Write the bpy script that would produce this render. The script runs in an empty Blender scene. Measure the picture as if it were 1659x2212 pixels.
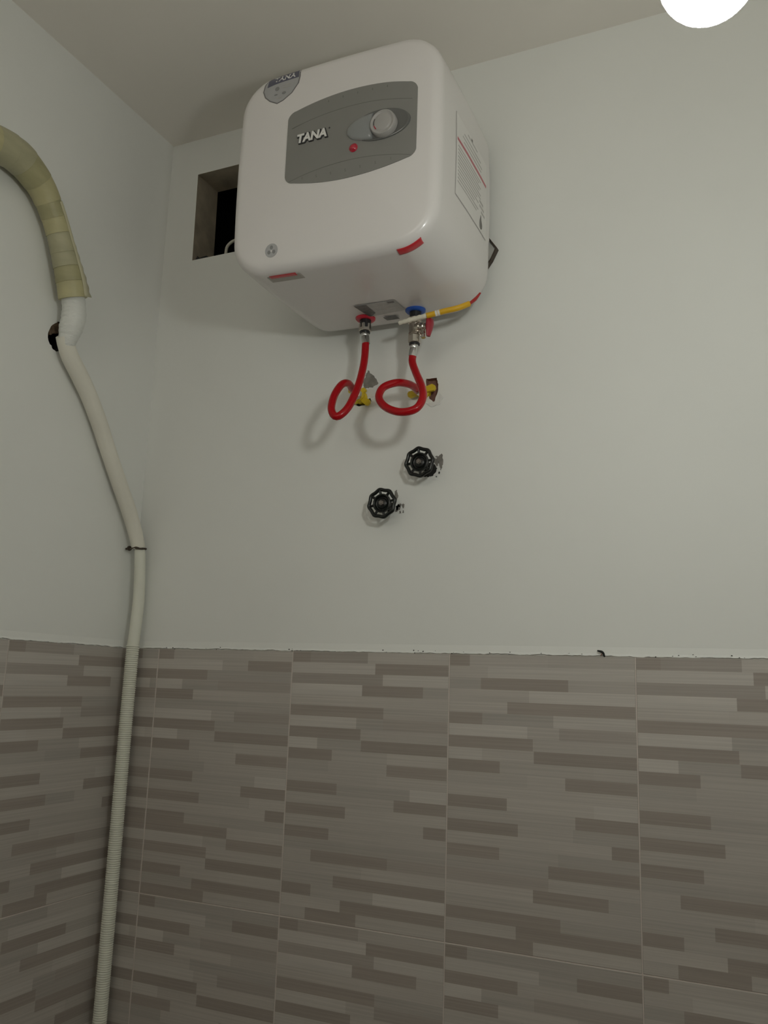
import bpy, bmesh, math, random
from mathutils import Vector, Matrix

random.seed(7)
D = bpy.data
SC = bpy.context.scene
COL = SC.collection
ZT = 1.789          # height of the top edge of the wall tiles above the floor
ZC = 2.897          # ceiling height
RX, RY = 1.576, -2.402   # room: x 0..RX, y 0..RY (back wall at y = 0, left wall at x = 0)

# ------------------------------------------------------------------ camera
cam_d = D.cameras.new('camera')
cam = D.objects.new('camera', cam_d)
COL.objects.link(cam)
yaw, pit, rol = -0.4281, 0.1949, 0.0331
F = Vector((math.sin(yaw) * math.cos(pit), math.cos(yaw) * math.cos(pit), math.sin(pit)))
R0 = Vector((math.cos(yaw), -math.sin(yaw), 0))
U0 = R0.cross(F)
Rr = math.cos(rol) * R0 + math.sin(rol) * U0
Uu = -math.sin(rol) * R0 + math.cos(rol) * U0
CAM = Vector((1.1748, -1.3776, -0.0516 + ZT))
cam.matrix_world = Matrix(((Rr.x, Uu.x, -F.x, CAM.x), (Rr.y, Uu.y, -F.y, CAM.y),
                           (Rr.z, Uu.z, -F.z, CAM.z), (0, 0, 0, 1)))
cam_d.sensor_fit = 'VERTICAL'
cam_d.sensor_height = 36.0
cam_d.lens = 1867.66 * 36.0 / 2212.0
cam_d.clip_start = 0.01
SC.camera = cam

# ------------------------------------------------------------------ world and exposure
w = D.worlds.new('world')
SC.world = w
w.use_nodes = True
w.node_tree.nodes['Background'].inputs[0].default_value = (1.0, 0.955, 0.85, 1)
w.node_tree.nodes['Background'].inputs[1].default_value = 2.1  # warm fill light, enters through the added opening behind the camera
SC.view_settings.view_transform = 'Standard'
SC.view_settings.look = 'None'
SC.view_settings.gamma = 1.0
SC.view_settings.use_curve_mapping = False
SC.view_settings.exposure = 0.13
BULB_STRENGTH = 106.0
BULB = Vector((1.1551, -0.8397, 0.4228 + ZT))


# ------------------------------------------------------------------ materials
def mat(name, col, rough=0.5, metal=0.0, bump=0.0, bscale=60.0, var=0.0, vscale=3.0, coat=0.0,
        emit=None, spec=None, vcol=None, stretch=None):
    m = D.materials.new(name)
    m.use_nodes = True
    nt = m.node_tree
    b = nt.nodes['Principled BSDF']
    b.inputs['Base Color'].default_value = (*col, 1)
    b.inputs['Roughness'].default_value = rough
    b.inputs['Metallic'].default_value = metal
    if coat:
        b.inputs['Coat Weight'].default_value = coat
        b.inputs['Coat Roughness'].default_value = 0.08
    if spec is not None:
        b.inputs['Specular IOR Level'].default_value = spec
    if emit:
        b.inputs['Emission Color'].default_value = (*emit[0], 1)
        b.inputs['Emission Strength'].default_value = emit[1]
    tc = nt.nodes.new('ShaderNodeTexCoord')
    src = tc.outputs['Object']
    if stretch:
        mp = nt.nodes.new('ShaderNodeMapping')
        mp.inputs['Scale'].default_value = stretch
        nt.links.new(src, mp.inputs['Vector'])
        src = mp.outputs['Vector']
    base = None
    if vcol:
        a = nt.nodes.new('ShaderNodeAttribute')
        a.attribute_name = vcol
        base = a.outputs['Color']
    if var:
        n = nt.nodes.new('ShaderNodeTexNoise')
        n.inputs['Scale'].default_value = vscale
        n.inputs['Detail'].default_value = 5
        nt.links.new(src, n.inputs['Vector'])
        r = nt.nodes.new('ShaderNodeMapRange')
        r.inputs['From Min'].default_value = 0.3
        r.inputs['From Max'].default_value = 0.7
        r.inputs['To Min'].default_value = 1 - var
        r.inputs['To Max'].default_value = 1 + var
        nt.links.new(n.outputs['Fac'], r.inputs['Value'])
        mx = nt.nodes.new('ShaderNodeVectorMath')
        mx.operation = 'SCALE'
        if base:
            nt.links.new(base, mx.inputs[0])
        else:
            mx.inputs[0].default_value = col
        nt.links.new(r.outputs[0], mx.inputs['Scale'])
        base = mx.outputs[0]
    if base:
        nt.links.new(base, b.inputs['Base Color'])
    if bump:
        n2 = nt.nodes.new('ShaderNodeTexNoise')
        n2.inputs['Scale'].default_value = bscale
        n2.inputs['Detail'].default_value = 6
        nt.links.new(src, n2.inputs['Vector'])
        bp = nt.nodes.new('ShaderNodeBump')
        bp.inputs['Strength'].default_value = bump
        bp.inputs['Distance'].default_value = 0.002
        nt.links.new(n2.outputs['Fac'], bp.inputs['Height'])
        nt.links.new(bp.outputs['Normal'], b.inputs['Normal'])
    return m


M = dict(
    plaster=mat('white_plaster', (0.85, 0.855, 0.82), 0.75, bump=0.10, bscale=14, var=0.025, vscale=2.5),
    ceiling=mat('ceiling_paint', (0.90, 0.86, 0.795), 0.8, bump=0.06, bscale=12, var=0.02, vscale=2),
    reveal=mat('raw_render', (0.42, 0.37, 0.29), 0.95, bump=0.5, bscale=70, var=0.25, vscale=22),
    void=mat('dark_void', (0.006, 0.006, 0.006), 1.0, spec=0.0),  # near black, painted-in darkness for the depth of the openings
    grout=mat('grout', (0.70, 0.62, 0.565), 0.9, var=0.06, vscale=60),
    tile=mat('printed_tile', (0.4, 0.37, 0.33), 0.42, vcol='print', var=0.09, vscale=1.0, stretch=(4, 4, 420), spec=0.3),
    tile_edge=mat('tile_edge', (0.45, 0.40, 0.36), 0.5),
    floor=mat('floor_tile', (0.66, 0.63, 0.58), 0.4, var=0.1, vscale=8),
    door=mat('door_paint', (0.70, 0.67, 0.62), 0.5, var=0.05, vscale=6),
    shell=mat('white_plastic', (0.77, 0.74, 0.725), 0.30, coat=0.35),
    panel=mat('grey_panel', (0.235, 0.230, 0.215), 0.42, var=0.02, vscale=30),
    panel_mark=mat('panel_mark', (0.15, 0.147, 0.135), 0.5),
    dial_dish=mat('dial_dish', (0.13, 0.13, 0.125), 0.2, coat=0.5),
    lens=mat('indicator_lens', (0.25, 0.26, 0.262), 0.08, coat=1.0),
    knob=mat('knob_grey', (0.40, 0.385, 0.37), 0.32),
    knob_dark=mat('knob_dark', (0.16, 0.155, 0.15), 0.4),
    silver=mat('silver_letter', (0.88, 0.87, 0.85), 0.25, metal=0.25),
    ink=mat('black_ink', (0.03, 0.03, 0.03), 0.5),
    red_led=mat('red_button', (0.45, 0.012, 0.035), 0.25, coat=0.6),
    badge=mat('silver_foil', (0.47, 0.47, 0.48), 0.35, metal=0.3, var=0.05, vscale=40),
    badge_dark=mat('badge_navy', (0.11, 0.11, 0.15), 0.35),
    badge_rim=mat('badge_rim', (0.20, 0.19, 0.19), 0.4),
    badge_grey=mat('badge_grey', (0.25, 0.25, 0.25), 0.5),
    paper=mat('paper_label', (0.78, 0.76, 0.74), 0.45),
    foil=mat('foil_label', (0.46, 0.45, 0.43), 0.4, var=0.12, vscale=120),
    foil_dark=mat('foil_dark', (0.14, 0.13, 0.125), 0.45, var=0.3, vscale=160),
    red_print=mat('red_print', (0.55, 0.16, 0.19), 0.5),
    grey_print=mat('grey_print', (0.52, 0.50, 0.48), 0.6),
    dark_print=mat('dark_print', (0.20, 0.19, 0.18), 0.6),
    red_film=mat('red_film', (0.56, 0.025, 0.035), 0.3, coat=0.4),
    clear_film=mat('grey_film', (0.40, 0.37, 0.33), 0.35),
    red_plastic=mat('red_plastic', (0.58, 0.02, 0.045), 0.35),
    blue_plastic=mat('blue_plastic', (0.02, 0.10, 0.46), 0.35),
    black_plastic=mat('black_plastic', (0.012, 0.012, 0.014), 0.4),
    chrome=mat('nickel', (0.60, 0.56, 0.50), 0.22, metal=1.0),
    steel=mat('steel', (0.62, 0.62, 0.61), 0.2, metal=1.0),
    hose=mat('red_hose', (0.42, 0.003, 0.008), 0.22, spec=0.35),
    lever=mat('red_lever', (0.34, 0.012, 0.03), 0.3, coat=0.3),
    yellow=mat('yellow_plastic', (0.72, 0.52, 0.02), 0.45),
    yellow_sleeve=mat('yellow_sleeve', (0.75, 0.43, 0.015), 0.4),
    white_tape=mat('white_tape', (0.78, 0.74, 0.62), 0.6, bump=0.4, bscale=250),
    red_wire=mat('red_wire', (0.40, 0.02, 0.02), 0.4),
    iron=mat('black_iron', (0.006, 0.008, 0.007), 0.28),
    iron_nut=mat('dull_nut', (0.22, 0.20, 0.18), 0.45, metal=0.6, bump=0.3, bscale=200),
    cement=mat('bare_cement', (0.25, 0.235, 0.21), 0.95, bump=0.5, bscale=120, var=0.25, vscale=60),
    brick=mat('bare_brick', (0.30, 0.16, 0.12), 0.95, bump=0.5, bscale=120, var=0.3, vscale=60),
    mud=mat('brown_mortar', (0.15, 0.10, 0.06), 0.95, bump=0.8, bscale=150, var=0.6, vscale=90),
    grime_shade=mat('black_grime_shade', (0.02, 0.02, 0.018), 0.9, bump=0.5, bscale=200),  # real dirt, and painted shade on the sides of the pipe hole
    filler=mat('white_filler', (0.80, 0.80, 0.77), 0.9, bump=0.6, bscale=90),
    tape_a=mat('aged_tape_yellow', (0.50, 0.465, 0.26), 0.45, bump=0.35, bscale=50, var=0.10, vscale=14, stretch=(1, 1, 4)),
    tape_b=mat('aged_tape_olive', (0.41, 0.385, 0.215), 0.45, bump=0.35, bscale=50, var=0.12, vscale=14, stretch=(1, 1, 4)),
    tape_c=mat('aged_tape_grey', (0.44, 0.42, 0.27), 0.42, bump=0.35, bscale=50, var=0.10, vscale=14, stretch=(1, 1, 4)),
    tape_flap=mat('aged_tape_pale', (0.62, 0.59, 0.40), 0.4, bump=0.3, bscale=60, var=0.08, vscale=20),
    wrap=mat('white_wrap', (0.78, 0.79, 0.75), 0.30, bump=0.9, bscale=70, var=0.05, vscale=20, stretch=(1, 1, 3)),
    foam=mat('cream_foam', (0.82, 0.795, 0.70), 0.7, bump=0.15, bscale=60, var=0.05, vscale=12),
    conduit=mat('cream_conduit', (0.79, 0.79, 0.69), 0.6, var=0.04, vscale=12),
    rust=mat('rusty_wire', (0.08, 0.06, 0.045), 0.6, metal=0.4),
    bracket=mat('painted_bracket', (0.66, 0.65, 0.60), 0.5),
    white_cable=mat('white_cable', (0.62, 0.60, 0.52), 0.45),
    bulb=mat('lit_bulb', (0.9, 0.9, 0.9), 0.4, emit=((0.97, 1.0, 0.945), BULB_STRENGTH)),
    white_cap=mat('lamp_base', (0.8, 0.8, 0.78), 0.4),
    socket=mat('lamp_socket', (0.05, 0.05, 0.05), 0.4),
)

# ------------------------------------------------------------------ object helpers
WL = {}


def wloc(o):
    return WL.get(o.name, Vector((0, 0, 0))) if o else Vector((0, 0, 0))


def props(o, label=None, cat=None, group=None, kind=None):
    if label: o['label'] = label
    if cat: o['category'] = cat
    if group: o['group'] = group
    if kind: o['kind'] = kind
    return o


def thing(name, base, label, cat, group=None):
    o = D.objects.new(name, None)
    o.empty_display_size = 0.02
    COL.objects.link(o)
    o.location = base
    WL[o.name] = Vector(base)
    return props(o, label, cat, group)


def obj(name, V, Fc, m, parent=None, smooth=False, origin=None):
    """mesh object from world-space vertices, its origin at the parent's base"""
    og = wloc(parent) if parent else Vector(origin or (0, 0, 0))
    me = D.meshes.new(name)
    me.from_pydata([tuple(Vector(v) - og) for v in V], [], Fc)
    me.materials.append(M[m])
    bm = bmesh.new(); bm.from_mesh(me)
    bmesh.ops.recalc_face_normals(bm, faces=bm.faces)
    bm.to_mesh(me); bm.free()
    if smooth:
        me.polygons.foreach_set('use_smooth', [True] * len(me.polygons))
        try:
            me.set_sharp_from_angle(angle=math.radians(40))
        except Exception:
            pass
    me.update()
    o = D.objects.new(name, me)
    COL.objects.link(o)
    if parent:
        o.parent = parent
        WL[o.name] = og
    else:
        o.location = og
        WL[o.name] = og
    return o


def Z(p):
    return Vector((p[0], p[1], p[2] + ZT))


def box(x0, x1, y0, y1, z0, z1):
    V = [(x, y, z) for x in (x0, x1) for y in (y0, y1) for z in (z0, z1)]
    Fc = [(0, 1, 3, 2), (4, 6, 7, 5), (0, 4, 5, 1), (2, 3, 7, 6), (0, 2, 6, 4), (1, 5, 7, 3)]
    return V, Fc


def join(*parts):
    V, Fc = [], []
    for v, f in parts:
        n = len(V)
        V += list(v)
        Fc += [tuple(i + n for i in q) for q in f]
    return V, Fc


def smooth_path(P, rad, step=0.004):
    """Catmull-Rom through the points, radii interpolated along"""
    P = [Vector(p) for p in P]
    if not isinstance(rad, (list, tuple)): rad = [rad] * len(P)
    out, ro = [], []
    n = len(P)
    for i in range(n - 1):
        p0 = P[i - 1] if i > 0 else P[0] * 2 - P[1]
        p1, p2 = P[i], P[i + 1]
        p3 = P[i + 2] if i + 2 < n else P[-1] * 2 - P[-2]
        k = max(2, int((p2 - p1).length / step))
        for j in range(k):
            t = j / k
            out.append(0.5 * ((2 * p1) + (p2 - p0) * t + (2 * p0 - 5 * p1 + 4 * p2 - p3) * t * t
                              + (3 * p1 - p0 - 3 * p2 + p3) * t ** 3))
            ro.append(rad[i] * (1 - t) + rad[i + 1] * t)
    out.append(P[-1]); ro.append(rad[-1])
    return out, ro


def tube(P, rad, seg=14, cap=True, phase=0.0):
    """swept tube along dense points with parallel-transport frames"""
    P = [Vector(p) for p in P]
    n = len(P)
    if not isinstance(rad, (list, tuple)): rad = [rad] * n
    T = []
    for i in range(n):
        d = P[min(i + 1, n - 1)] - P[max(i - 1, 0)]
        T.append(d.normalized())
    a = Vector((0, 0, 1)) if abs(T[0].z) < 0.9 else Vector((1, 0, 0))
    N = (a - T[0] * a.dot(T[0])).normalized()
    V, Fc = [], []
    for i in range(n):
        N = (N - T[i] * N.dot(T[i])).normalized()
        B = T[i].cross(N)
        for k in range(seg):
            an = 2 * math.pi * k / seg + phase
            V.append(P[i] + (N * math.cos(an) + B * math.sin(an)) * rad[i])
    for i in range(n - 1):
        for k in range(seg):
            k2 = (k + 1) % seg
            Fc.append((i * seg + k, i * seg + k2, (i + 1) * seg + k2, (i + 1) * seg + k))
    if cap:
        Fc.append(tuple(range(seg)))
        Fc.append(tuple(range((n - 1) * seg, n * seg)))
    return V, Fc


def stube(P, rad, seg=14, step=0.004):
    a, r = smooth_path(P, rad, step)
    return tube(a, r, seg)


def lathe(prof, base, axis, seg=28, phase=0.0):
    """profile [(radius, height)] spun about axis from base"""
    base = Vector(base); ax = Vector(axis).normalized()
    a = Vector((0, 0, 1)) if abs(ax.z) < 0.9 else Vector((1, 0, 0))
    N = (a - ax * a.dot(ax)).normalized(); B = ax.cross(N)
    V, Fc = [], []
    for r, h in prof:
        for k in range(seg):
            an = 2 * math.pi * k / seg + phase
            V.append(base + ax * h + (N * math.cos(an) + B * math.sin(an)) * max(r, 1e-5))
    for i in range(len(prof) - 1):
        for k in range(seg):
            k2 = (k + 1) % seg
            Fc.append((i * seg + k, i * seg + k2, (i + 1) * seg + k2, (i + 1) * seg + k))
    Fc.append(tuple(range(seg)))
    Fc.append(tuple(range((len(prof) - 1) * seg, len(prof) * seg)))
    return V, Fc


def sheet_with_holes(loops, to3d):
    """flat sheet: first loop is the outline, the others holes"""
    bm = bmesh.new()
    ed = []
    for lp in loops:
        vs = [bm.verts.new(to3d(*q)) for q in lp]
        ed += [bm.edges.new((vs[i], vs[(i + 1) % len(vs)])) for i in range(len(vs))]
    bmesh.ops.triangle_fill(bm, use_beauty=True, use_dissolve=False, edges=ed)
    bm.verts.index_update()
    V = [v.co.copy() for v in bm.verts]
    Fc = [tuple(v.index for v in f.verts) for f in bm.faces]
    bm.free()
    return V, Fc


def ragged(lp, amp, n=5):
    """outline with jagged extra points"""
    out = []
    for i, p in enumerate(lp):
        q = lp[(i + 1) % len(lp)]
        for k in range(n):
            t = k / n
            j = amp if k else amp * 0.3
            out.append((p[0] + (q[0] - p[0]) * t + random.uniform(-j, j),
                        p[1] + (q[1] - p[1]) * t + random.uniform(-j, j)))
    return out


def flake(lp, to3d, t):
    """thin chip: polygon lp (2D) raised by t from its surface"""
    n = len(lp)
    V = [to3d(a, b, 0.0) for a, b in lp] + [to3d(a, b, t) for a, b in lp]
    Fc = [(i, (i + 1) % n, n + (i + 1) % n, n + i) for i in range(n)]
    bm = bmesh.new()
    vs = [bm.verts.new(v) for v in V[n:]]
    ed = [bm.edges.new((vs[i], vs[(i + 1) % n])) for i in range(n)]
    bmesh.ops.triangle_fill(bm, use_beauty=True, edges=ed)
    bm.verts.index_update()
    Fc += [tuple(v.index + n for v in f.verts) for f in bm.faces]
    bm.free()
    return V, Fc


def text_mesh(s, size, extrude=0.0, offset=0.0, shear=0.0):
    cu = D.curves.new('lettering', 'FONT')
    cu.body = s; cu.size = size; cu.extrude = extrude; cu.offset = offset; cu.shear = shear
    cu.align_x = 'CENTER'; cu.align_y = 'CENTER'; cu.resolution_u = 3
    o = D.objects.new('lettering', cu)
    COL.objects.link(o)
    bpy.context.view_layer.update()
    me = D.meshes.new_from_object(o.evaluated_get(bpy.context.evaluated_depsgraph_get()))
    V = [v.co.copy() for v in me.vertices]
    Fc = [tuple(p.vertices) for p in me.polygons]
    D.objects.remove(o); D.curves.remove(cu); D.meshes.remove(me)
    return V, Fc


# ------------------------------------------------------------------ room shell
VENT = (0.076, 0.40, 0.819, 1.022)
TAPR = ragged([(0.6213, 0.4887), (0.6418, 0.4880), (0.6447, 0.4755), (0.6425, 0.4566), (0.6375, 0.4433),
               (0.6283, 0.4500), (0.6209, 0.4695)], 0.0009, 4)
TAPL = ragged([(0.4774, 0.4622), (0.4872, 0.4557), (0.5014, 0.4596), (0.5107, 0.464), (0.5137, 0.4583),
               (0.5036, 0.4522), (0.4884, 0.4502), (0.4786, 0.4548)], 0.0009, 3)
y3 = lambda x, z: Vector((x, 0, z + ZT))
vent_lp = [(VENT[0] + 0.001, VENT[2]), (VENT[1], VENT[2]), (VENT[1], VENT[3]), (VENT[0] - 0.002, VENT[3])]
V1, F1 = sheet_with_holes([[(0, -ZT), (RX, -ZT), (RX, ZC - ZT), (0, ZC - ZT)], vent_lp, TAPR, TAPL], y3)
wall_back = props(obj('wall_back', V1, F1, 'plaster'), kind='structure')


def recess(name, lp, to3d, depth, m, parent, floor_mat=None):
    n = len(lp)
    V = [to3d(a, b, 0) for a, b in lp] + [to3d(a, b, depth) for a, b in lp]
    Fc = [(i, (i + 1) % n, n + (i + 1) % n, n + i) for i in range(n)]
    obj(name, V, Fc, m, parent)
    if floor_mat:
        Vf, Ff = sheet_with_holes([lp], lambda a, b: to3d(a, b, depth))
        obj(name + '_bottom', Vf, Ff, floor_mat, parent)


yb = lambda x, z, d: Vector((x, d, z + ZT))
recess('vent_reveal', vent_lp, yb, 0.074, 'reveal', wall_back)
# duct behind the opening, painted black to stand in for unlit depth
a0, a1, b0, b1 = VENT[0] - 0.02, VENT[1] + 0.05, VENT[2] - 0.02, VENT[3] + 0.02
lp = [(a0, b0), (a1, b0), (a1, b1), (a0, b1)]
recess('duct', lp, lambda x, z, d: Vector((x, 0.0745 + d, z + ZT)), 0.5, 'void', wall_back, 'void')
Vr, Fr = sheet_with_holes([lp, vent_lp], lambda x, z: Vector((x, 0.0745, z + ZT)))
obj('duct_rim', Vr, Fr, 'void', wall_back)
recess('chipped_hole', TAPR, yb, 0.012, 'brick', wall_back, 'brick')
recess('chipped_hole', TAPL, yb, 0.010, 'cement', wall_back, 'grime_shade')
mort = [(0.0825, 0.8193), (0.088, 0.828), (0.092, 0.8225), (0.112, 0.8245), (0.118, 0.8195)]

HOLE = ragged([(-0.258, 0.580), (-0.2723, 0.5792), (-0.2842, 0.5676), (-0.2912, 0.5515), (-0.2895, 0.5365), (-0.2790, 0.5255),
               (-0.2665, 0.5225), (-0.2560, 0.5340), (-0.254, 0.555)], 0.0012, 4)
V1, F1 = sheet_with_holes([[(RY, -ZT), (0, -ZT), (0, ZC - ZT), (RY, ZC - ZT)], HOLE], lambda y, z: Vector((0, y, z + ZT)))
wall_left = props(obj('wall_left', V1, F1, 'plaster'), kind='structure')
recess('pipe_hole', HOLE, lambda y, z, d: Vector((-d, y, z + ZT)), 0.06, 'grime_shade', wall_left, 'void')  # shade inside the hole painted as near-black sides and bottom

v, f = flake(ragged([(-0.2905, 0.5545), (-0.2842, 0.5676), (-0.2725, 0.5785), (-0.2620, 0.578), (-0.2640, 0.560), (-0.2760, 0.5560), (-0.2830, 0.5490)], 0.0012, 4),
             lambda a, b, t: Vector((-0.012 + t, a, b + ZT)), 0.009)
obj('broken_plaster', v, f, 'mud', wall_left)
wall_right = props(obj('wall_right', [(RX, 0, 0), (RX, RY, 0), (RX, RY, ZC), (RX, 0, ZC)], [(0, 1, 2, 3)], 'plaster'), kind='structure')
DX0, DX1, DH = 0.676, 1.276, 2.1
WX0, WX1, WZ0, WZ1 = 0.30, 1.42, 2.24, 2.80
Vf, Ff = sheet_with_holes([[(0, 0), (DX0, 0), (DX0, DH), (DX1, DH), (DX1, 0), (RX, 0), (RX, ZC), (0, ZC)],
                           [(WX0, WZ0), (WX1, WZ0), (WX1, WZ1), (WX0, WZ1)]], lambda x, z: Vector((x, RY, z)))
wall_front = props(obj('wall_front', Vf, Ff, 'plaster'), kind='structure')
ceiling = props(obj('ceiling', *box(-0.2, RX + 0.2, RY - 0.2, 0.2, ZC, ZC + 0.1), 'ceiling'), kind='structure')
floor = props(obj('floor', *box(-0.2, RX + 0.2, RY - 0.2, 0.2, -0.1, 0.0), 'floor'), kind='structure')
door = props(obj('door_1', *box(DX0, DX1, RY - 0.045, RY - 0.005, 0.004, DH), 'door'), kind='structure')
for zz in ((0.25, 0.95), (1.1, 1.95)):
    obj('door_panel', *box(DX0 + 0.11, DX1 - 0.11, RY - 0.005, RY + 0.004, *zz), 'door', door)
obj('door_handle', *join(lathe([(0.026, 0), (0.026, 0.006), (0.01, 0.008), (0.01, 0.05)], (DX1 - 0.05, RY - 0.005, 1.0), (0, 1, 0)),
                         stube([(DX1 - 0.05, RY + 0.045, 1.0), (DX1 - 0.10, RY + 0.047, 1.0), (DX1 - 0.16, RY + 0.045, 1.0)], 0.008)),
    'steel', door, True)
# added for fill light, unseen: open transom window over the door, behind the camera
fill_window = props(obj('fill_window_1', *join(box(WX0, WX1, RY - 0.05, RY + 0.012, WZ0, WZ0 + 0.03), box(WX0, WX1, RY - 0.05, RY + 0.012, WZ1 - 0.03, WZ1),
                                     box(WX0, WX0 + 0.03, RY - 0.05, RY + 0.012, WZ0 + 0.03, WZ1 - 0.03), box(WX1 - 0.03, WX1, RY - 0.05, RY + 0.012, WZ0 + 0.03, WZ1 - 0.03)),
                   'door'), kind='structure')
for k in (1, 2):
    xm = WX0 + (WX1 - WX0) * k / 3
    obj('fill_mullion', *box(xm - 0.014, xm + 0.014, RY - 0.04, RY + 0.004, WZ0 + 0.03, WZ1 - 0.03), 'door', fill_window)

# grout bed behind the tiles
TW, TH, GP = 0.30, 0.4472, 0.0013
obj('grout_bed', [(0, -0.0018, 0), (RX, -0.0018, 0), (RX, -0.0018, ZT - 0.001), (0, -0.0018, ZT - 0.001)], [(0, 1, 2, 3)], 'grout', wall_back)
obj('grout_bed', [(0.0018, 0, 0), (0.0018, RY, 0), (0.0018, RY, ZT - 0.001), (0.0018, 0, ZT - 0.001)], [(0, 1, 2, 3)], 'grout', wall_left)
obj('grout_bed', [(RX - 0.0008, 0, 0), (RX - 0.0008, RY, 0), (RX - 0.0008, RY, ZT), (RX - 0.0008, 0, ZT)], [(0, 1, 2, 3)], 'grout', wall_right)

# ------------------------------------------------------------------ printed wall tiles
# rows of printed strips, top row first: row -> [(u0, u1, tone)], tone d dark, l light
COMMON = {6: [(0, .44, 'l'), (.61, 1, 'e')], 7: [(0, .47, 'd')], 8: [(0, .19, 'l'), (.475, 1, 'd')], 9: [(0, .29, 'd')],
          10: [(.64, 1, 'd')], 12: [(0, .33, 'd'), (.785, 1, 'l')], 13: [(0, .69, 'm'), (.69, 1, 'd')], 14: [(0, .39, 'd')],
          15: [(.87, 1, 'd')], 16: [(0, .29, 'd')], 22: [(.38, 1, 'd')]}
PRINT = {
    'A': {0: [(0, .12, 'd'), (.12, .5, 'e')], 1: [(0, .55, 'l'), (.55, 1, 'd')], 2: [(0, .6, 'e'), (.6, 1, 'l')],
          3: [(0, .47, 'l'), (.47, .85, 'd')], 5: [(0, .61, 'd')], 18: [(.18, .66, 'd'), (.66, 1, 'e')], 20: [(.33, 1, 'd')],
          21: [(0, .19, 'd'), (.58, 1, 'l')], 23: [(.16, .48, 'd')]},
    'B': {0: [(0, .12, 'd')], 1: [(.69, 1, 'd'), (0, .5, 'l')], 2: [(0, .39, 'd')], 3: [(0, .2, 'l'), (.475, 1, 'e')], 4: [(0, .29, 'd')],
          17: [(0, .61, 'd')], 18: [(0, .44, 'l'), (.61, 1, 'd')], 19: [(0, .47, 'd')], 20: [(.47, 1, 'd')], 21: [(0, .29, 'd')],
          23: [(0, .47, 'd')]},
    'C': {0: [(0, .115, 'd')], 1: [(.22, 1, 'l')], 2: [(.18, .66, 'd')], 3: [(.45, 1, 'l')], 4: [(.33, 1, 'd')], 5: [(0, .19, 'd'), (.58, 1, 'l')],
          17: [(.55, 1, 'd')], 18: [(0, .55, 'e')], 19: [(.47, .85, 'd')], 21: [(0, .61, 'd')], 23: [(0, .47, 'd')]},
}
TONE = {'d': (0.360, 0.316, 0.280), 'e': (0.408, 0.367, 0.330), 'm': (0.472, 0.437, 0.398), 'l': (0.548, 0.512, 0.470)}
NR = 24


def tile_mesh(design, u0, u1, seed):
    """one glazed tile (part u0..u1 of a full one), front at local y = -0.0035"""
    rnd = random.Random(seed)
    rows = dict(COMMON); rows.update(PRINT[design])
    wd = (u1 - u0) * TW - GP
    hd = TH - GP
    be, yf, yk = 0.0008, -0.0028, 0.004
    V, Fc, C = [], [], []

    def quad(pts, c):
        n = len(V)
        V.extend(pts); Fc.append((n, n + 1, n + 2, n + 3)); C.append(c)
    for r in range(NR):
        z1 = hd - (hd - 2 * be) * r / NR - be
        z0 = hd - (hd - 2 * be) * (r + 1) / NR - be
        segs, u = [], 0.0
        for s in sorted(rows.get(r, [])):
            if s[0] > u + 0.01:
                cuts = [u, s[0]] if s[0] - u < 0.55 else [u, u + (s[0] - u) * rnd.uniform(.35, .7), s[0]]
                segs += [(cuts[i], cuts[i + 1], 'm') for i in range(len(cuts) - 1)]
            segs.append(s); u = s[1]
        if u < 0.99:
            cuts = [u, 1.0] if 1 - u < 0.55 else [u, u + (1 - u) * rnd.uniform(.35, .7), 1.0]
            segs += [(cuts[i], cuts[i + 1], 'm') for i in range(len(cuts) - 1)]
        for (a, b, t) in segs:
            a2, b2 = max(a, u0), min(b, u1)
            if b2 - a2 < 1e-4: continue
            k = rnd.uniform(0.90, 1.10) if t == 'm' else rnd.uniform(0.96, 1.05)
            c = tuple(x * k for x in TONE[t])
            xa = be + (a2 - u0) / (u1 - u0) * (wd - 2 * be)
            xb = be + (b2 - u0) / (u1 - u0) * (wd - 2 * be)
            quad([(xa, yf, z0), (xb, yf, z0), (xb, yf, z1), (xa, yf, z1)], c)
    ce = TONE['m']
    i0, i1, o0, o1 = (be, be), (wd - be, hd - be), (0, 0), (wd, hd)
    fr = [(be, yf, be), (wd - be, yf, be), (wd - be, yf, hd - be), (be, yf, hd - be)]
    md = [(0, yf + be, 0), (wd, yf + be, 0), (wd, yf + be, hd), (0, yf + be, hd)]
    bk = [(0, yk, 0), (wd, yk, 0), (wd, yk, hd), (0, yk, hd)]
    for i in range(4):
        j = (i + 1) % 4
        quad([md[i], md[j], fr[j], fr[i]], ce)
        quad([bk[i], bk[j], md[j], md[i]], ce)
    me = D.meshes.new('tile')
    me.from_pydata(V, [], Fc)
    at = me.color_attributes.new('print', 'FLOAT_COLOR', 'CORNER')
    buf = []
    for p, c in zip(me.polygons, C):
        buf += [*c, 1.0] * len(p.vertices)
    at.data.foreach_set('color', buf)
    me.materials.append(M['tile'])
    me.update()
    return me


TM = {}


def tile(design, u0, u1, var, loc, rz, parent):
    k = (design, u0, u1, var)
    if k not in TM: TM[k] = tile_mesh(design, u0, u1, hash((ord(design), var)) & 0xffff)
    o = D.objects.new('tile', TM[k])
    COL.objects.link(o)
    o.parent = parent
    o.location = loc
    o.rotation_euler = (0, 0, rz)
    return o


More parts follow.
